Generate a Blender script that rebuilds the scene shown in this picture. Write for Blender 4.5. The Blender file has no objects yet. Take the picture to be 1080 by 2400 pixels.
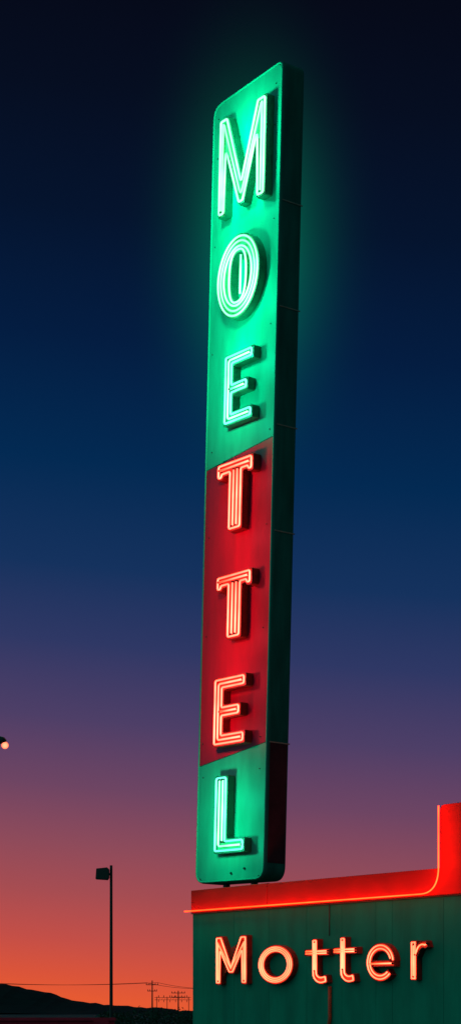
import bpy, bmesh, math, random
from mathutils import Matrix, Vector
random.seed(7)
S = bpy.context.scene
COL = S.collection
S.view_settings.view_transform = 'Standard'
S.view_settings.look = 'None'
S.view_settings.exposure = 0

def lin(r, g, b):
    f = lambda c: (c/255/12.92) if c/255 <= 0.04045 else ((c/255+0.055)/1.055)**2.4
    return (f(r), f(g), f(b), 1)

# ------------------------------------------------------------ materials
def mat(name, col, rough=0.5, metal=0.0, var=0.25, scale=6.0, stretch=(1, 1, 1), bump=0.0, spec=0.5, dark=None):
    m = bpy.data.materials.new(name); m.use_nodes = True
    nt = m.node_tree; N = nt.nodes; L = nt.links
    b = N['Principled BSDF']
    b.inputs['Roughness'].default_value = rough
    b.inputs['Metallic'].default_value = metal
    b.inputs['Specular IOR Level'].default_value = spec
    tc = N.new('ShaderNodeTexCoord'); mp = N.new('ShaderNodeMapping')
    mp.inputs['Scale'].default_value = stretch
    nz = N.new('ShaderNodeTexNoise'); nz.inputs['Scale'].default_value = scale
    nz.inputs['Detail'].default_value = 7; nz.inputs['Roughness'].default_value = 0.6
    rp = N.new('ShaderNodeValToRGB')
    d = dark if dark else tuple(c*(1-var) for c in col[:3])+(1,)
    l = tuple(min(1, c*(1+var*0.6)) for c in col[:3])+(1,)
    rp.color_ramp.elements[0].position = 0.32; rp.color_ramp.elements[0].color = d
    rp.color_ramp.elements[1].position = 0.66; rp.color_ramp.elements[1].color = l
    L.new(tc.outputs['Object'], mp.inputs['Vector']); L.new(mp.outputs[0], nz.inputs['Vector'])
    L.new(nz.outputs['Fac'], rp.inputs['Fac']); L.new(rp.outputs[0], b.inputs['Base Color'])
    mr = N.new('ShaderNodeMapRange'); mr.inputs['To Min'].default_value = max(0.05, rough-0.12); mr.inputs['To Max'].default_value = min(1, rough+0.15)
    L.new(nz.outputs['Fac'], mr.inputs['Value']); L.new(mr.outputs[0], b.inputs['Roughness'])
    if bump:
        bp = N.new('ShaderNodeBump'); bp.inputs['Strength'].default_value = bump; bp.inputs['Distance'].default_value = 0.02
        L.new(nz.outputs['Fac'], bp.inputs['Height']); L.new(bp.outputs[0], b.inputs['Normal'])
    return m

def neon(name, core, edge, s_core, s_edge):
    m = bpy.data.materials.new(name); m.use_nodes = True
    nt = m.node_tree; N = nt.nodes; L = nt.links
    N.remove(N['Principled BSDF'])
    out = N['Material Output']
    lw = N.new('ShaderNodeLayerWeight'); lw.inputs['Blend'].default_value = 0.45
    mx = N.new('ShaderNodeMix'); mx.data_type = 'RGBA'
    mx.inputs[6].default_value = tuple(c*s_core for c in core)+(1,)
    mx.inputs[7].default_value = tuple(c*s_edge for c in edge)+(1,)
    tc = N.new('ShaderNodeTexCoord'); nz = N.new('ShaderNodeTexNoise'); nz.inputs['Scale'].default_value = 2.5
    mr = N.new('ShaderNodeMapRange'); mr.inputs['To Min'].default_value = 0.4; mr.inputs['To Max'].default_value = 1.6
    em = N.new('ShaderNodeEmission')
    L.new(lw.outputs['Facing'], mx.inputs[0]); L.new(mx.outputs[2], em.inputs['Color'])
    L.new(tc.outputs['Object'], nz.inputs['Vector']); L.new(nz.outputs['Fac'], mr.inputs['Value']); L.new(mr.outputs[0], em.inputs['Strength'])
    L.new(em.outputs[0], out.inputs['Surface'])
    return m

M_greenface = mat('green_enamel', (0.02, 0.46, 0.33, 1), 0.5, var=0.16, scale=2.2, stretch=(2, 2, .5), bump=0.03, spec=.25)
M_redface = mat('red_enamel', (0.50, 0.008, 0.045, 1), 0.5, var=0.18, scale=2.2, stretch=(2, 2, .5), bump=0.03, spec=.25)
M_cab = mat('dark_green_cabinet_paint', (0.010, 0.15, 0.12, 1), 0.6, var=0.35, scale=2.5, stretch=(2, 2, .4), bump=0.05, spec=.2)
M_brown = mat('brown_cabinet_paint', (0.08, 0.014, 0.025, 1), 0.6, var=0.35, scale=4, spec=.2)
M_seam = mat('seam_metal', (0.45, 0.28, 0.22, 1), 0.5)
M_chg = mat('green_channel_paint', (0.012, 0.15, 0.09, 1), 0.4, var=0.25, scale=8)
M_chr = mat('red_channel_paint', (0.22, 0.016, 0.012, 1), 0.4, var=0.25, scale=8)
M_trg = mat('green_tray_enamel', (0.02, 0.38, 0.16, 1), 0.4, var=0.3, scale=8)
M_trr = mat('red_tray_enamel', (0.48, 0.022, 0.012, 1), 0.4, var=0.3, scale=8)
M_tro = mat('orange_tray_enamel', (0.60, 0.10, 0.04, 1), 0.4, var=0.3, scale=8)
M_wall = mat('green_painted_panel', (0.004, 0.34, 0.225, 1), 0.65, var=0.12, scale=1.5, stretch=(2, 2, .5), bump=0.05, spec=.12, dark=(0.0035, 0.24, 0.16, 1))
M_fascia = mat('red_fascia_paint', (0.62, 0.012, 0.010, 1), 0.6, var=0.16, scale=1.6, stretch=(.6, 1, 2.0), bump=0.03, spec=.15)
M_black = mat('black_metal', (0.02, 0.02, 0.022, 1), 0.5)
M_asph = mat('asphalt', (0.05, 0.05, 0.052, 1), 0.85, var=0.3, scale=0.6, bump=0.2)
M_hill = mat('hill_scrub', (0.02, 0.022, 0.020, 1), 0.95, var=0.4, scale=0.05, spec=.1)
M_leaf = mat('dark_foliage', (0.035, 0.05, 0.025, 1), 0.9, var=0.4, scale=1.0)
M_wood = mat('weathered_wood', (0.06, 0.045, 0.035, 1), 0.8)
M_lowwall = mat('dark_red_stucco', (0.55, 0.02, 0.05, 1), 0.8, var=0.3, scale=3, bump=0.2, spec=.1)
M_roof = mat('roof_felt', (0.06, 0.06, 0.065, 1), 0.9)
M_cond = mat('rusty_conduit', (0.45, 0.08, 0.03, 1), 0.6)
M_ng = neon('green_neon', (0.30, 1.0, 0.40), (0.0, 1.0, 0.22), 2.8, 3.2)
M_nw = neon('pale_mint_neon', (0.40, 1.0, 0.55), (0.02, 1.0, 0.28), 2.6, 3.0)
M_nc = neon('aqua_neon', (0.20, 1.0, 0.72), (0.0, 0.9, 0.48), 2.5, 2.3)
M_nr = neon('red_neon', (1.0, 0.15, 0.09), (1.0, 0.012, 0.004), 6.0, 9.0)
M_no = neon('orange_neon', (1.0, 0.16, 0.07), (1.0, 0.03, 0.006), 5.5, 6.0)
M_ns = neon('orange_strip_neon', (1.0, 0.050, 0.010), (1.0, 0.022, 0.003), 7.0, 10.0)
M_nm = neon('peach_neon', (1.0, 0.15, 0.07), (1.0, 0.03, 0.008), 5.0, 6.0)
M_lens = neon('sodium_lens', (1.0, 0.26, 0.13), (1.0, 0.02, 0.01), 2.2, 1.0)

# ------------------------------------------------------------ helpers
def empty(name, M, label, cat, **kw):
    o = bpy.data.objects.new(name, None); COL.objects.link(o); o.matrix_world = M
    o['label'] = label; o['category'] = cat
    for k, v in kw.items(): o[k] = v
    return o

def mesh(name, V, F, m, parent=None, M=None, bevel=0, smooth=False, tri=False, floor=None, **kw):
    me = bpy.data.meshes.new(name); me.from_pydata([tuple(v) for v in V], [], F)
    bm = bmesh.new(); bm.from_mesh(me)
    bmesh.ops.recalc_face_normals(bm, faces=bm.faces)
    if tri: bmesh.ops.triangulate(bm, faces=[f for f in bm.faces if len(f.verts) > 4])
    if floor:
        y0, y1, fm = floor
        for f in bm.faces:
            if all(y0 <= v.co.y <= y1 for v in f.verts): f.material_index = 1
    bm.to_mesh(me); bm.free()
    me.materials.append(m)
    if floor: me.materials.append(floor[2])
    if smooth:
        for p in me.polygons: p.use_smooth = True
    o = bpy.data.objects.new(name, me); COL.objects.link(o)
    if parent: o.parent = parent
    if M is not None: o.matrix_world = M
    if bevel:
        b = o.modifiers.new('bevel', 'BEVEL'); b.width = bevel; b.segments = 3; b.limit_method = 'ANGLE'; b.angle_limit = math.radians(50)
    for k, v in kw.items(): o[k] = v
    return o

def lamp(parent, M, p, c, size=0.06):  # added point light in front of the tubes, boosts their spill on the panels
    ld = bpy.data.lights.new('neon_fill', 'POINT'); ld.energy = p; ld.color = c; ld.shadow_soft_size = size
    lo = bpy.data.objects.new('neon_fill', ld); COL.objects.link(lo); lo.parent = parent
    lo.matrix_world = M

class G:
    """geometry collector"""
    def __init__(s): s.V = []; s.F = []
    def add(s, V, F):
        b = len(s.V); s.V += V; s.F += [tuple(i+b for i in f) for f in F]
        return s
    def box(s, x0, x1, y0, y1, z0, z1):
        V = [(x, y, z) for z in (z0, z1) for y in (y0, y1) for x in (x0, x1)]
        return s.add(V, [(0, 1, 3, 2), (4, 6, 7, 5), (0, 4, 5, 1), (1, 5, 7, 3), (3, 7, 6, 2), (2, 6, 4, 0)])
    def prism(s, P, y0, y1):
        n = len(P)
        V = [(p[0], y0, p[1]) for p in P]+[(p[0], y1, p[1]) for p in P]
        return s.add(V, [tuple(range(n)), tuple(range(n, 2*n))]+[(i, (i+1) % n, n+(i+1) % n, n+i) for i in range(n)])
    def cyl(s, a, b, r0, r1=None, n=10):
        r1 = r0 if r1 is None else r1
        a = Vector(a); b = Vector(b); d = (b-a).normalized()
        u = d.orthogonal().normalized(); w = d.cross(u)
        V = [tuple(c+(u*math.cos(t*2*math.pi/n)+w*math.sin(t*2*math.pi/n))*r) for c, r in ((a, r0), (b, r1)) for t in range(n)]
        return s.add(V, [tuple(range(n)), tuple(range(n, 2*n))]+[(i, (i+1) % n, n+(i+1) % n, n+i) for i in range(n)])

def ccw(P):
    a = sum(P[i][0]*P[(i+1) % len(P)][1]-P[(i+1) % len(P)][0]*P[i][1] for i in range(len(P)))
    return P if a > 0 else P[::-1]

def miters(P, closed):
    n = len(P); out = []
    for i in range(n):
        p = Vector(P[i])
        a = Vector(P[(i-1) % n]) if (closed or i > 0) else None
        b = Vector(P[(i+1) % n]) if (closed or i < n-1) else None
        def nn(q, r):
            d = (r-q); d.normalize(); return Vector((-d.y, d.x))
        if a is None: m = nn(p, b)
        elif b is None: m = nn(a, p)
        else:
            n1 = nn(a, p); n2 = nn(p, b); m = (n1+n2)/max(0.25, 1+n1.dot(n2))
        out.append(m)
    return out

def inset(P, d):
    P = ccw(P); m = miters(P, True)
    return [(P[i][0]+m[i].x*d, P[i][1]+m[i].y*d) for i in range(len(P))]

def fillet(P, r, closed=True, seg=5):
    n = len(P); out = []
    for i in range(n):
        if not closed and i in (0, n-1): out.append(tuple(P[i])); continue
        p = Vector(P[i]); a = Vector(P[(i-1) % n]); b = Vector(P[(i+1) % n])
        da = a-p; db = b-p; la, lb = da.length, db.length
        da.normalize(); db.normalize()
        ang = da.angle(db)
        if ang > 3.0: out.append(tuple(p)); continue
        k = min((r[i] if isinstance(r, (list, tuple)) else r)/math.tan(ang/2), la*0.45, lb*0.45)
        s0 = p+da*k; s1 = p+db*k
        for j in range(seg+1):
            t = j/seg
            q = s0*(1-t)**2+p*2*t*(1-t)+s1*t**2
            out.append((q.x, q.y))
    return out

def tube(g, P, n, r, closed=True, sides=8):
    m = miters(P, closed); k = len(P); V = []
    for i in range(k):
        for s in range(sides):
            t = 2*math.pi*s/sides
            V.append((P[i][0]+m[i].x*r*math.cos(t), -n-r*math.sin(t), P[i][1]+m[i].y*r*math.cos(t)))
    F = []
    for i in range(k if closed else k-1):
        j = (i+1) % k
        for s in range(sides):
            q = (s+1) % sides
            F.append((i*sides+s, i*sides+q, j*sides+q, j*sides+s))
    if not closed:
        F += [tuple(range(sides)), tuple(range((k-1)*sides, k*sides))]
    return g.add(V, F)

def channel(g, P, d, rim=0.014, rec=0.05, n0=0.0):
    """open channel letter: returns, lip and recessed tray"""
    P = ccw(P); Q = inset(P, rim); n = len(P)
    V = [(p[0], -n0, p[1]) for p in P]+[(p[0], -d, p[1]) for p in P]+[(p[0], -d, p[1]) for p in Q]+[(p[0], -(d-rec), p[1]) for p in Q]
    F = []
    for i in range(n):
        j = (i+1) % n
        for a in range(3): F.append((a*n+i, a*n+j, (a+1)*n+j, (a+1)*n+i))
    F.append(tuple(3*n+i for i in range(n)))
    g.add(V, F)

def ring_channel(g, O, I, d, rim=0.014, rec=0.05, n0=0.0):
    n = len(O); O2 = inset(O, rim); I2 = inset(I, -rim)
    loops = [(O, n0), (O, d), (O2, d), (O2, d-rec), (I2, d-rec), (I2, d), (I, d), (I, n0)]
    V = [(p[0], -h, p[1]) for lp, h in loops for p in lp]
    F = []
    for a in range(len(loops)-1):
        for i in range(n):
            j = (i+1) % n; F.append((a*n+i, a*n+j, (a+1)*n+j, (a+1)*n+i))
    g.add(V, F)

def ell(cx, cy, rx, ry, n=48, a0=0, a1=2*math.pi, closed=True, p=2.0):
    out = []
    for i in range(n if closed else n+1):
        t = a0+(a1-a0)*i/n; c, s = math.cos(t), math.sin(t)
        out.append((cx+rx*math.copysign(abs(c)**(2/p), c), cy+ry*math.copysign(abs(s)**(2/p), s)))
    return out

def stroke(path, w):
    m = miters(path, False); n = len(path)
    A = [(path[i][0]+m[i].x*w/2, path[i][1]+m[i].y*w/2) for i in range(n)]
    B = [(path[i][0]-m[i].x*w/2, path[i][1]-m[i].y*w/2) for i in range(n)]
    return ccw(A+B[::-1])

def sh(P, x, y): return [(p[0]+x, p[1]+y) for p in P]

# ------------------------------------------------------------ vertical sign
ANG = math.radians(-53.8)
W, H, TH = 1.87, 12.75, 0.42
SB = 1.6+2.095
MS = Matrix.Translation((-0.572, 31.51, SB)) @ Matrix.Rotation(math.radians(1.35), 4, 'Y') @ Matrix.Rotation(ANG, 4, 'Z')
sign = empty('motel_sign', MS, 'tall green and red neon sign reading MOETTEL on a roof edge', 'sign')
HR = H+0.09
out = fillet([(0, 0), (W, 0), (W, HR), (0, H)], [.22, .24, .14, .26], seg=8)
g = G(); g.prism(out, 0, TH)
mesh('cabinet', g.V, g.F, M_cab, sign, MS, bevel=0.035)
def panel(P, m, lab):
    g = G(); g.prism(P, -0.006, 0.02)
    return mesh('face_panel', g.V, g.F, m, sign, MS, label=lab)
e = 0.045
def rect_panel(vl0, vr0, vl1, vr1, rb, rt):
    P = [(e, vl0), (W-e, vr0), (W-e, vr1), (e, vl1)]
    o = []
    for i, r in enumerate((rb, rb, rt*.6, rt)):
        if r == 0: o.append(P[i]); continue
        f = fillet([P[i-1], P[i], P[(i+1) % 4]], r, closed=False, seg=8)[1:-1]; o += f
    return o
panel(rect_panel(e, e, 1.92, 2.15, 0.2, 0), M_greenface, 'green enamel panel behind the L')
panel(rect_panel(1.935, 2.165, 6.765, 6.935, 0, 0), M_redface, 'red enamel panel behind the red letters')
panel(rect_panel(6.78, 6.95, H-e, HR-e, 0, 0.22), M_greenface, 'green enamel panel behind the upper letters')
g = G(); tube(g, inset(out, 0.026), 0.004, 0.016)
mesh('trim', g.V, g.F, M_greenface, sign, MS, smooth=True)
for v in (10.64, 8.98, 7.13, 5.47, 2.16):
    g = G().box(W-0.004, W+0.009, 0.03, TH+0.008, v-0.009, v+0.009)
    mesh('side_seam', g.V, g.F, M_seam, sign, MS)
g = G().box(W-0.002, W+0.006, 0.045, TH-0.04, 0.27, 2.145)
mesh('side_panel', g.V, g.F, M_brown, sign, MS, label='dark brown lower side plate')
for v in [0.12, 1.75, 2.3, 4.0, 5.6, 7.1, 8.7, 10.4, 11.9, 12.5]:
    for u in (0.16, W-0.16):
        u += random.uniform(-.03, .03); vv = v+random.uniform(-.06, .06)
        g = G().cyl((u, -0.004, vv), (u, -0.018, vv), 0.011, 0.009, 8)
        mesh('bolt', g.V, g.F, M_black, sign, MS)
for u, v in ((1.0, .14), (1.35, .2)):
    g = G().cyl((u, -0.004, v), (u, -0.03, v), 0.018); mesh('bolt', g.V, g.F, M_black, sign, MS)
for u in (0.55, 1.3):
    g = G().box(u, u+0.08, 0.16, 0.24, -0.5, 0.02); g.box(u-0.04, u+0.12, 0.12, 0.28, -0.16, -0.13)
    mesh('support', g.V, g.F, M_black, sign, MS)

D = 0.15
def letter(parent, MM, u, v, polys, rings, tubesA, tubesB, mch, mA, mB, d, r, lab, rim=0.014, rec=0.05, lamps=(), lift=.012, tray=None):
    g = G()
    for k, P in enumerate(polys): channel(g, sh(P, u, v), d+0.003*k, rim, rec)
    for O, I in rings: ring_channel(g, sh(O, u, v), sh(I, u, v), d, rim, rec)
    tray = tray or (M_trr if mch is M_chr else M_trg)
    o = mesh('letter', g.V, g.F, mch, parent, MM, tri=True, label=lab, floor=(-(d-rec)-.004, -(d-rec)+.001, tray))
    for T, m in ((tubesA, mA), (tubesB, mB)):
        for P, cl in T:
            g = tube(G(), sh(P, u, v), d+lift, r, cl)
            mesh('neon_tube', g.V, g.F, m, o, MM, smooth=True)
    for P, cl in tubesB:
        if not cl:
            for q in (P[0], P[-1]):
                g = G().cyl((q[0]+u, -(d-rec), q[1]+v), (q[0]+u, -(d+lift+r*1.2), q[1]+v), r*1.15, r*1.15, 8)
                mesh('electrode', g.V, g.F, M_black, o, MM)
    for (a, b, n, p, c) in lamps:
        lamp(o, MM @ Matrix.Translation((u+a, -n, v+b)), p, c)
    return o

def L_E(w, h, s, t, mid):
    m0 = h*0.5-t/2
    P = [(0, 0), (w, 0), (w, t), (s, t), (s, m0), (mid, m0), (mid, m0+t), (s, m0+t), (s, h-t), (w, h-t), (w, h), (0, h)]
    c = [[(w-.06, t/2), (s/2, t/2), (s/2, h-t/2), (w-.06, h-t/2)], [(s/2+.05, h/2), (mid-.06, h/2)]]
    return P, c
def L_T(w, h, s, t):
    a = (w-s)/2+0.02; q = .05
    P = [(a, 0), (a+s, 0), (a+s, h-t), (w-.16, h-t), (w-.13, h-t-q), (w, h-t-q), (w, h), (0, h), (0, h-t-q), (.13, h-t-q), (.16, h-t), (a, h-t)]
    c = [[(a+s*.37, .07), (a+s*.37, h-t/2-.05)], [(a+s*.63, .07), (a+s*.63, h-t/2-.05)], [(.07, h-t/2), (w-.07, h-t/2)]]
    return P, c
def L_L(w, h, s, t):
    P = [(0, 0), (w, 0), (w, t), (s, t), (s, h), (0, h)]
    return P, [[(s*.38, h-.07), (s*.38, t*.5), (w-.06, t*.5)], [(s*.65, h-.07), (s*.65, t*.8)]]
def L_M(w, h, s):
    P = [(0, 0), (s, 0), (s, h*.64), (w/2-.08, .05), (w/2+.08, .05), (w-s-.03, h*.66), (w-s-.03, 0), (w, 0), (w, h), (w-.25, h), (w/2, h*.31), (.235, h), (0, h)]
    c = [[(s/2+.005, .07), (s/2+.005, h-.10), (s/2+.03, h-.12), (w/2, .17), (w-s/2-.04, h-.12), (w-s/2-.015, h-.10), (w-s/2-.015, .07)]]
    return P, c

GL = (0.0, 1.0, 0.50); RL = (1.0, 0.05, 0.08)
def big(u, v, PC, lab, red=False, lamps=(), aqua=False, r=.0165):
    P, c = PC; v += .03
    A = [(fillet(inset(P, 0.042), 0.035, seg=3), True)]
    B = [(fillet(x, 0.05, closed=False, seg=4), False) for x in c]
    P = fillet(P, 0.03, seg=3)
    return letter(sign, MS, u, v, [P], [], A, B, M_chr if red else M_chg, M_nr if red else (M_nc if aqua else M_nw), M_nr if red else (M_nw if aqua else M_ng), D, r, lab, lamps=lamps)

gp = 36.0; rr_ = 14.0; nn_ = .58
big(.40, 10.72, L_M(1.255, 1.59, .20), 'green neon letter M', lamps=[(.3, .3, nn_, gp, GL), (.95, .5, nn_, gp, GL), (.3, 1.2, nn_, gp, GL), (.95, 1.3, nn_, gp, GL)], r=.019)
ow, oh = 1.14, 1.34
O = ell(ow/2, oh/2, ow/2, oh/2, 56); I = ell(ow/2, oh/2, .19, .38, 56, p=2.6)
rings_ = [(ell(ow/2, oh/2, ow/2-k, oh/2-k, 56), True) for k in (.045, .20)]
letter(sign, MS, .42, 8.99, [], [(O, I)], rings_+[(ell(ow/2, oh/2, .225, .42, 40, p=2.6), True), ([(ow/2+.08, .36), (ow/2+.08, .98)], False)], [(ell(ow/2, oh/2, ow/2-.12, oh/2-.12, 56), True)], M_chg, M_nw, M_ng, D, 0.017, 'green neon letter O',
       lamps=[(.3, 1.1, nn_, gp, GL), (.85, .3, nn_, gp, GL), (.57, -.5, nn_, gp*.5, GL)])
big(.69, 7.28, L_E(.77, 1.14, .24, .20, .64), 'green neon letter E', lamps=[(.25, .1, nn_, gp*.7, GL), (.3, 1.1, nn_, gp*.7, GL)], aqua=True)
big(.56, 5.56, L_T(.96, 1.14, .37, .22), 'red neon letter T', True, [(.48, .0, nn_, rr_, RL), (.48, .9, nn_, rr_, RL)])
big(.61, 3.83, L_T(.94, 1.06, .38, .21), 'red neon letter T', True, [(.48, .1, nn_, rr_, RL), (.48, 1.0, nn_, rr_, RL)])
big(.61, 2.14, L_E(.85, 1.11, .26, .21, .72), 'red neon letter E', True, [(.3, .25, nn_, rr_, RL), (.3, 1.1, nn_, rr_, RL)])
big(.70, .42, L_L(.82, 1.25, .34, .23), 'green neon letter L', lamps=[(.3, .15, nn_, gp*.6, GL), (.2, .9, nn_, gp*.6, GL)], aqua=True)

# ------------------------------------------------------------ motel building
MB = Matrix.Translation((-0.608, 31.05, 0)) @ Matrix.Rotation(ANG, 4, 'Z')
bld = empty('motel_building', MB, 'low green panelled building with glowing red fascia and raised end fin', 'building')
g = G(); BL = 12.0
seams = [0, 1.12, 2.02, 2.95, 3.77, 4.53, 4.89, 5.95, 6.8, 7.7, 8.6, 9.5, 10.4, 11.2, BL]
for a, b in zip(seams[:-1], seams[1:]):
    g.box(a+0.003, b-0.003, 0.0, 0.032, 0.0, 3.18)
g.box(0.002, BL-.002, 0.03, 7.0, 0.001, 3.179)
mesh('wall', g.V, g.F, M_wall, bld, MB)
g = G().box(0.05, BL-.05, 0.12, 6.95, 3.18, 3.36)
mesh('roof', g.V, g.F, M_roof, bld, MB)
g = G(); g.prism([(0.02, 3.2), (2.045, 3.2), (2.045, 3.575), (0.02, 3.56)], -0.05, 0.1)
mesh('fascia', g.V, g.F, M_fascia, bld, MB, bevel=0.008)
FX = 5.93
P = [(2.06, 3.2), (BL, 3.2), (BL, 3.567), (7.4, 3.567)] + fillet([(7.4, 3.567), (7.4, 4.43), (FX, 4.43), (FX, 3.567)], 0.10, closed=False, seg=5)[1:] + [(2.06, 3.567)]
g = G(); g.prism(P, -0.055, 0.1)
mesh('fascia', g.V, g.F, M_fascia, bld, MB, bevel=0.008, tri=True, label='long red fascia rising into a fin')
g = G().box(FX+.03, 7.37, 0.102, 0.5, 3.38, 4.40)
mesh('parapet_fin', g.V, g.F, M_fascia, bld, MB, bevel=0.02)
tp = fillet([(-.06, 3.225), (FX+.05, 3.225), (FX+.05, 4.41)], 0.36, closed=False, seg=10)
g = tube(G(), tp, 0.12, 0.0095, False)
strip = mesh('neon_strip', g.V, g.F, M_ns, bld, MB, smooth=True)
for i in range(13):
    lamp(strip, MB @ Matrix.Translation((.1+i*.5, -.36, 3.22)), 1.5+.14*i, (1.0, .05, .012), .05)
lamp(strip, MB @ Matrix.Translation((FX+.14, -.35, 3.65)), 4.5, (1.0, .07, .015), .05)
lamp(strip, MB @ Matrix.Translation((FX+.10, -.35, 4.0)), 4.0, (1.0, .07, .015), .05)
lamp(strip, MB @ Matrix.Translation((FX+.10, -.35, 4.35)), 3.2, (1.0, .07, .015), .05)
for i in range(12):
    x = .02+i*.49; g = G().cyl((x, -0.05, 3.225), (x, -0.117, 3.225), 0.007)
    mesh('tube_holder', g.V, g.F, M_black, bld, MB)
g = G().box(-0.01, BL, -0.03, 0.02, 3.182, 3.197)
mesh('drip_edge', g.V, g.F, M_black, bld, MB)
g = tube(G(), fillet([(3.53, 1.98), (3.53, 1.5), (3.49, 1.35), (3.49, 0.0)], .1, closed=False), 0.03, 0.026, False)
mesh('conduit', g.V, g.F, M_cond, bld, MB, smooth=True)
g = tube(G(), [(3.5, 2.72), (3.5, 3.18)], 0.012, 0.007, False); mesh('cable', g.V, g.F, M_black, bld, MB, smooth=True)

# ------------------------------------------------------------ wall lettering
ws = empty('wall_sign', MB, 'red neon channel letters reading Motter on a green wall', 'sign')
B0 = 1.6+0.43
def small(u, v, polys, tA, tB, lab, rings=()):
    letter(ws, MB, u, v, [fillet(p, 0.008, seg=2) if len(p) < 16 else p for p in polys], rings, tA, tB, M_chr, M_nm, M_no, 0.10, 0.0110, lab, rim=0.010, rec=0.035, lift=.010, tray=M_tro)
w, h, s = .82, .765, .14
P = [(0, 0), (s, 0), (s, h*.62), (w/2-.06, h*.22), (w/2+.06, h*.22), (w-s, h*.62), (w-s, 0), (w, 0), (w, h), (w-.16, h), (w/2, h*.43), (.16, h), (0, h)]
small(.777, B0, [P], [(fillet(inset(P, .032), .015, seg=3), True)], [([(s/2, .06), (s/2, h-.12), (w/2, h*.33), (w-s/2, h-.12), (w-s/2, .06)], False)], 'red neon letter M')
ow, oh = .87, .60
O = ell(ow/2, oh/2, ow/2, oh/2, 40); I = ell(ow/2, oh/2, ow/2-.16, oh/2-.12, 40)
small(1.885, B0-.01, [], [(ell(ow/2, oh/2, ow/2-.035, oh/2-.035, 40), True), (ell(ow/2, oh/2, ow/2-.125, oh/2-.09, 40), True)], [(ell(ow/2, oh/2, ow/2-.08, oh/2-.062, 40), True)], 'red neon letter o', [(O, I)])
def small_t(u, v, w, h):
    cx = w*.42
    p1 = [(cx, h), (cx, .2)]+ell(cx+.15, .17, .15, .11, 8, math.pi*1.08, math.pi*1.6, False)+[(w-.06, .08)]
    st = stroke(p1, .12)
    bar2 = stroke([(0, .47), (w, .47)], .10)
    small(u, v, [st, bar2], [(fillet(inset(st, .026), .01, seg=2), True)], [([(.03, .487), (w-.03, .487)], False), ([(.03, .454), (w-.03, .454)], False), ([(cx, h-.05), (cx, .2)], False)], 'red neon letter t')
small_t(3.03, B0-.02, .58, .67)
small_t(3.69, B0-.01, .55, .67)
ew, eh = .63, .55
arc = ell(ew/2, eh/2, ew/2-.065, eh/2-.06, 40, 0.02, math.pi*1.78, False)
st = stroke(arc, .12)
bar = stroke([(.10, eh*.5-.02), (ew-.015, eh*.5-.02)], .095)
inner = ell(ew/2, eh/2, ew/2-.092, eh/2-.083, 36, 0.25, math.pi*1.74, False)
outer = ell(ew/2, eh/2, ew/2-.04, eh/2-.035, 36, 0.1, math.pi*1.76, False)
small(4.437, B0, [st, bar], [(outer, False), (inner, False)], [([(.08, eh*.5-.02), (ew-.05, eh*.5-.02)], False)], 'red neon letter e')
rw, rh = .36, .55
s1 = stroke([(.085, 0), (.085, rh)], .12)
arm = [(.12, rh*.64)]+ell(.27, rh*.64, .13, .14, 10, math.pi*.9, math.pi*.38, False)+[(rw, rh-.05)]
s2 = stroke(arm, .10)
small(5.37, B0+.01, [s1, s2], [(inset(s1, .026), True)], [(arm, False), ([(.085, .05), (.085, rh-.06)], False)], 'red neon letter r')

# ------------------------------------------------------------ ground and distance
g = G().add([(-4000, -300, 0), (4000, -300, 0), (4000, 6000, 0), (-4000, 6000, 0)], [(0, 1, 2, 3)])
mesh('ground', g.V, g.F, M_asph, kind='structure')
tab = [(-1400, 80), (-900, 66), (-500, 50), (-300, 33), (-205, 25), (-180, 23.5), (-160, 21), (-137, 15), (-113, 9), (-80, 6.5), (-30, 3), (100, 2), (900, 12)]
def ridge(x):
    for (a, p), (b, q) in zip(tab[:-1], tab[1:]):
        if a <= x <= b: return p+(q-p)*(x-a)/(b-a)
    return 2
g = G(); nx, ny = 460, 14; V = []
for j in range(ny+1):
    y = 1250+j*50; f = math.exp(-((y-1500)/160)**2)
    for i in range(nx+1):
        x = -1400+i*5
        n = 0.5*math.sin(x*.21)+.4*math.sin(x*.53+1)+.3*random.random()+.3*math.sin(x*1.1+y)
        V.append((x, y, -0.4+f*(ridge(x)*y/1500+n)))
F = [(j*(nx+1)+i, j*(nx+1)+i+1, (j+1)*(nx+1)+i+1, (j+1)*(nx+1)+i) for j in range(ny) for i in range(nx)]
g.add(V, F); mesh('hill', g.V, g.F, M_hill, kind='structure')

g = G()
for k in range(60):
    cx = random.uniform(-16.5, -2); cy = 250+random.uniform(-8, 8)
    hh = 1.5+1.1*random.random()*(1 if cx > -12 else .6)
    for q in range(70):
        a = random.uniform(0, 6.28); rr = random.random()**.5*1.3
        p = Vector((cx+rr*math.cos(a), cy+rr*math.sin(a), random.random()*hh*(1-.3*rr)))
        d1 = Vector([random.uniform(-.2, .2) for _ in range(3)]); d2 = Vector([random.uniform(-.2, .2) for _ in range(3)])
        g.add([tuple(p), tuple(p+d1), tuple(p+d1+d2), tuple(p+d2)], [(0, 1, 2, 3)])
mesh('scrub', g.V, g.F, M_leaf, kind='stuff', label='dark band of low scrub beyond the lot', category='bushes')

g = G(); zt = 1.6-13/4500*38
g.box(-12, -2.3, 38, 38.2, 0, zt-.06); g.box(-12.03, -2.27, 37.96, 38.24, zt-.06, zt)
for i in range(5): g.box(-11.5+i*2.2, -11.2+i*2.2, 37.93, 37.999, 0, zt-.062)
mesh('boundary_wall', g.V, g.F, M_lowwall, label='low dark red stucco wall with coping', category='wall')

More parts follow.
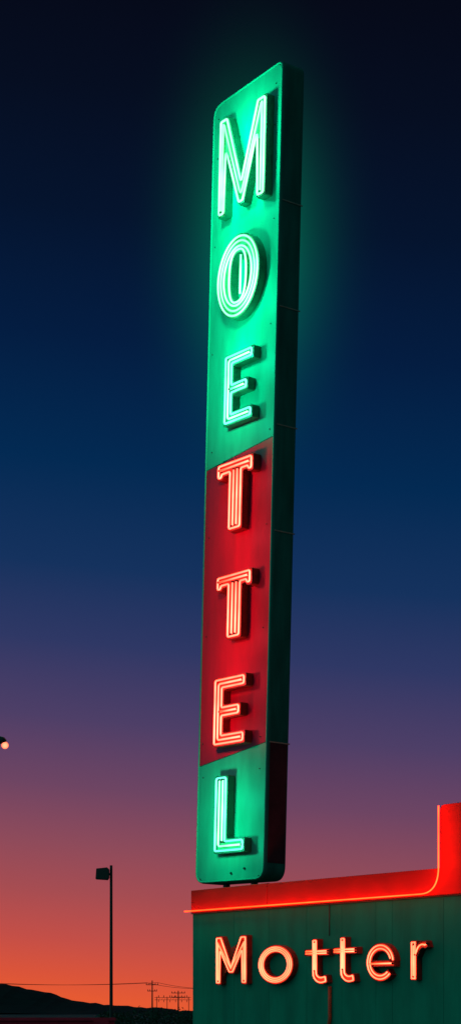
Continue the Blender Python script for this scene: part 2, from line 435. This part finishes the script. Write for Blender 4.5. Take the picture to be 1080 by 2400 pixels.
fp = empty('floodlight_pole', Matrix.Translation((-3.1, 50, 0)), 'thin dark steel pole with a boxy floodlight head', 'street lamp')
MF = fp.matrix_world.copy()
g = G(); g.cyl((0, 0, 0), (0, 0, 5.42), .05, .036, 12); g.box(-.14, .14, -.14, .14, 0, .03)
mesh('pole', g.V, g.F, M_black, fp, MF)
g = G()
g.prism([(-.40, 5.06), (-.09, 5.04), (-.05, 5.1), (-.05, 5.32), (-.1, 5.36), (-.38, 5.33)], -.14, .14)
g.box(-.07, 0.0, -.02, .02, 5.16, 5.22)
mesh('lamp_head', g.V, g.F, M_black, fp, MF, bevel=.01)

LX, LY, LZ = -2.93, 25.0, 1.6+(2372-1745)/4500*25
sl = empty('street_lamp', Matrix.Translation((LX-1.3, LY, 0)), 'lit street lamp with a warm glowing lens under a dark hood', 'street lamp')
ML = sl.matrix_world.copy()
g = G(); g.cyl((0, 0, 0), (0, 0, LZ-.1), .07, .05, 12); g.cyl((0, 0, LZ-.15), (.7, 0, LZ+.12), .03, .025, 10); g.cyl((.7, 0, LZ+.12), (1.15, 0, LZ+.09), .025, .025, 10)
mesh('pole', g.V, g.F, M_black, sl, ML)
g = G()
g.cyl((1.05, 0, LZ+.11), (1.27, 0, LZ+.05), .035, .05, 14); g.cyl((1.27, 0, LZ+.05), (1.31, 0, LZ+.03), .05, .03, 14)
mesh('lamp_hood', g.V, g.F, M_black, sl, ML)
bm = bmesh.new(); bmesh.ops.create_uvsphere(bm, u_segments=20, v_segments=12, radius=.048)
me = bpy.data.meshes.new('lamp_lens'); bm.to_mesh(me); bm.free(); me.materials.append(M_lens)
for p in me.polygons: p.use_smooth = True
o = bpy.data.objects.new('lamp_lens', me); COL.objects.link(o); o.parent = sl; o.matrix_world = ML @ Matrix.Translation((1.30, 0, LZ-.01))

def upole(px, ytop, Y, arms, lab):
    X = (px-540)/4500*Y; ht = 1.6+(2372-ytop)/4500*Y
    o = empty('utility_pole', Matrix.Translation((X, Y, 0)), lab, 'utility pole', group='utility poles along the skyline')
    M = o.matrix_world.copy()
    g = G().cyl((0, 0, 0), (0, 0, ht), .18, .11, 8); mesh('pole', g.V, g.F, M_wood, o, M)
    for dz, wd in arms:
        g = G().box(-wd, wd, -.2, -.08, ht-dz-.07, ht-dz+.07)
        mesh('crossarm', g.V, g.F, M_wood, o, M)
        for q in (-.92, -.5, .5, .92):
            g = G().cyl((q*wd, -.14, ht-dz+.07), (q*wd, -.14, ht-dz+.38), .08, .05, 6)
            mesh('insulator', g.V, g.F, M_black, o, M)
    return X, Y, ht
p1 = upole(357, 2298, 400, [(.9, 1.3), (2.2, 1.0)], 'wooden utility pole with two crossarms on the skyline')
p2 = upole(418, 2322, 420, [(.5, 1.5), (1.4, 1.5)], 'short wooden utility pole with two wide crossarms')
p0 = upole(-160, 2290, 400, [(.9, 1.3)], 'wooden utility pole with one crossarm')
p3 = upole(520, 2310, 400, [(.9, 1.3)], 'wooden utility pole with one crossarm')
gx = (405-540)/4500*410
go = empty('power_gantry', Matrix.Translation((gx, 410, 0)), 'steel substation gantry with stacked beams', 'gantry')
MG = go.matrix_world.copy(); g = G()
for x in (-3.4, -1.2, 1.2, 3.4):
    g.cyl((x, 0, 0), (x, 0, 4.9), .07, .07, 6)
for z in (4.2, 4.7): g.box(-3.9, 3.9, -.08, .08, z-.04, z+.04)
for i in range(12): g.cyl((-3.6+i*.6, 0, 4.2), (-3.3+i*.6, 0, 4.7), .03, .03, 4)
mesh('frame', g.V, g.F, M_black, go, MG)
for x in (-3, -1.9, -.6, .6, 1.9, 3):
    g = G().cyl((x, 0, 4.74), (x, 0, 5.2), .10, .05, 6); mesh('insulator', g.V, g.F, M_black, go, MG)
    g = G().cyl((x, 0, 4.16), (x, 0, 3.7), .06, .06, 6); mesh('insulator', g.V, g.F, M_black, go, MG)
def wire(a, b, dz, dx, sag):
    g = G(); A = Vector((a[0]+dx, a[1]-.14, a[2]-dz)); B = Vector((b[0]+dx, b[1]-.14, b[2]-dz))
    pts = []
    for i in range(17):
        t = i/16; p = A.lerp(B, t); p.z -= sag*4*t*(1-t); pts.append((p.x, p.z))
    tube(g, pts, -A.y, .042, False, 5)
    mesh('power_line', g.V, g.F, M_black, label='thin dark overhead power line between poles', category='power line', group='power lines')
for dz, dx in ((.45, -1.2), (.45, 1.2)):
    wire(p0, p1, dz, dx, .8); wire(p1, p3, dz, dx, .6)

# ------------------------------------------------------------ added self-emitting halo behind the sign, stands in for lens bloom
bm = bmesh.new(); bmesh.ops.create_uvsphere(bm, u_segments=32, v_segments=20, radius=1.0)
me = bpy.data.meshes.new('glow_halo'); bm.to_mesh(me); bm.free()
hm = bpy.data.materials.new('halo_emission'); hm.use_nodes = True; nt = hm.node_tree; N = nt.nodes; Lk = nt.links
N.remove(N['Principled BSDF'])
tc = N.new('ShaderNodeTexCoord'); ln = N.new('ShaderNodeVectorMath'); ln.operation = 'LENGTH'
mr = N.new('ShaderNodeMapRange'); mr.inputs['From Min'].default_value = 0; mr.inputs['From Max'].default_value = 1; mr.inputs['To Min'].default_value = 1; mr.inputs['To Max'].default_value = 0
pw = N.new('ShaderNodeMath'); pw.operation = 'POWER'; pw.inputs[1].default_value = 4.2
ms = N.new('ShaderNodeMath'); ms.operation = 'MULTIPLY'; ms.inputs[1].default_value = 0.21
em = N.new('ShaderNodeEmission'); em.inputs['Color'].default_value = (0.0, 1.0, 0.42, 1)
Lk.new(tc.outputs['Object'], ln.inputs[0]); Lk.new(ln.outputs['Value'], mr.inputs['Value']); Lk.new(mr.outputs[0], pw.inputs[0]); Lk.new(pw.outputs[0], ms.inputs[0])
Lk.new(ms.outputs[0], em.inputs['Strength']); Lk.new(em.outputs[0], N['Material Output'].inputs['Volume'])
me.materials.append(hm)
hz = bpy.data.objects.new('glow_halo', me); COL.objects.link(hz); hz['kind'] = 'structure'
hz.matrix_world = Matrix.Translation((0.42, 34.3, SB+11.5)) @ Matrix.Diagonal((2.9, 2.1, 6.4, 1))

# ------------------------------------------------------------ dusk sky
wd = bpy.data.worlds.new('World'); S.world = wd; wd.use_nodes = True
nt = wd.node_tree; N = nt.nodes; Lk = nt.links; bg = N['Background']
tc = N.new('ShaderNodeTexCoord'); sp = N.new('ShaderNodeSeparateXYZ'); Lk.new(tc.outputs['Generated'], sp.inputs[0])
def mth(op, a, b=None, c=None):
    n = N.new('ShaderNodeMath'); n.operation = op
    for i, v in enumerate((a, b, c)):
        if v is None: continue
        if isinstance(v, (int, float)): n.inputs[i].default_value = v
        else: Lk.new(v, n.inputs[i])
    return n.outputs[0]
x, y, z = sp.outputs
hyp = mth('SQRT', mth('ADD', mth('MULTIPLY', x, x), mth('ADD', mth('MULTIPLY', y, y), 1e-5)))
ratio = mth('DIVIDE', z, hyp)
az = mth('MAXIMUM', mth('MINIMUM', mth('DIVIDE', x, hyp), .25), -.25)
r2 = mth('ADD', ratio, mth('MULTIPLY', az, 0.09))
fac = mth('DIVIDE', r2, 0.60)
rp = N.new('ShaderNodeValToRGB'); Lk.new(fac, rp.inputs[0])
stops = [(0, (230, 90, 50)), (.012, (218, 84, 58)), (.03, (196, 79, 71)), (.055, (166, 77, 82)), (.08, (142, 75, 91)), (.11, (110, 69, 99)), (.145, (78, 63, 103)),
         (.185, (47, 56, 101)), (.225, (21, 50, 94)), (.28, (3, 42, 83)), (.345, (4, 29, 65)), (.41, (5, 20, 46)), (.475, (6, 14, 33)), (.53, (6, 10, 25)), (.6, (5, 8, 20))]
cr = rp.color_ramp
while len(cr.elements) < len(stops): cr.elements.new(0.5)
for i, (p, c) in enumerate(stops):
    cr.elements[i].position = p/.6; cr.elements[i].color = lin(*c)
# unseen sky away from the afterglow: added teal fill light, dimmer to the right
yy = mth('DIVIDE', y, hyp)
bk = N.new('ShaderNodeMapRange'); bk.interpolation_type = 'SMOOTHSTEP'
bk.inputs['From Min'].default_value = 0.96; bk.inputs['From Max'].default_value = 0.3
Lk.new(yy, bk.inputs['Value'])
sd = N.new('ShaderNodeMapRange'); sd.interpolation_type = 'SMOOTHSTEP'
sd.inputs['From Min'].default_value = -0.5; sd.inputs['From Max'].default_value = 0.4
Lk.new(mth('DIVIDE', x, hyp), sd.inputs['Value'])
m2 = N.new('ShaderNodeMix'); m2.data_type = 'RGBA'; Lk.new(sd.outputs[0], m2.inputs[0])
m2.inputs[6].default_value = (0.04, 0.25, 0.25, 1); m2.inputs[7].default_value = (0.012, 0.05, 0.06, 1)
mx = N.new('ShaderNodeMix'); mx.data_type = 'RGBA'
Lk.new(bk.outputs[0], mx.inputs[0]); Lk.new(rp.outputs[0], mx.inputs[6]); Lk.new(m2.outputs[2], mx.inputs[7])
Lk.new(mx.outputs[2], bg.inputs['Color']); bg.inputs['Strength'].default_value = 1.0

# ------------------------------------------------------------ camera
cd = bpy.data.cameras.new('Camera'); cam = bpy.data.objects.new('Camera', cd); COL.objects.link(cam)
cam.location = (0, 0, 1.6); cam.rotation_euler = (math.radians(90), 0, 0)
cd.sensor_fit = 'VERTICAL'; cd.sensor_height = 36; cd.sensor_width = 36; cd.lens = 36*4500/2400
cd.shift_y = (2372-1200)/2400
cd.clip_end = 20000
S.camera = cam
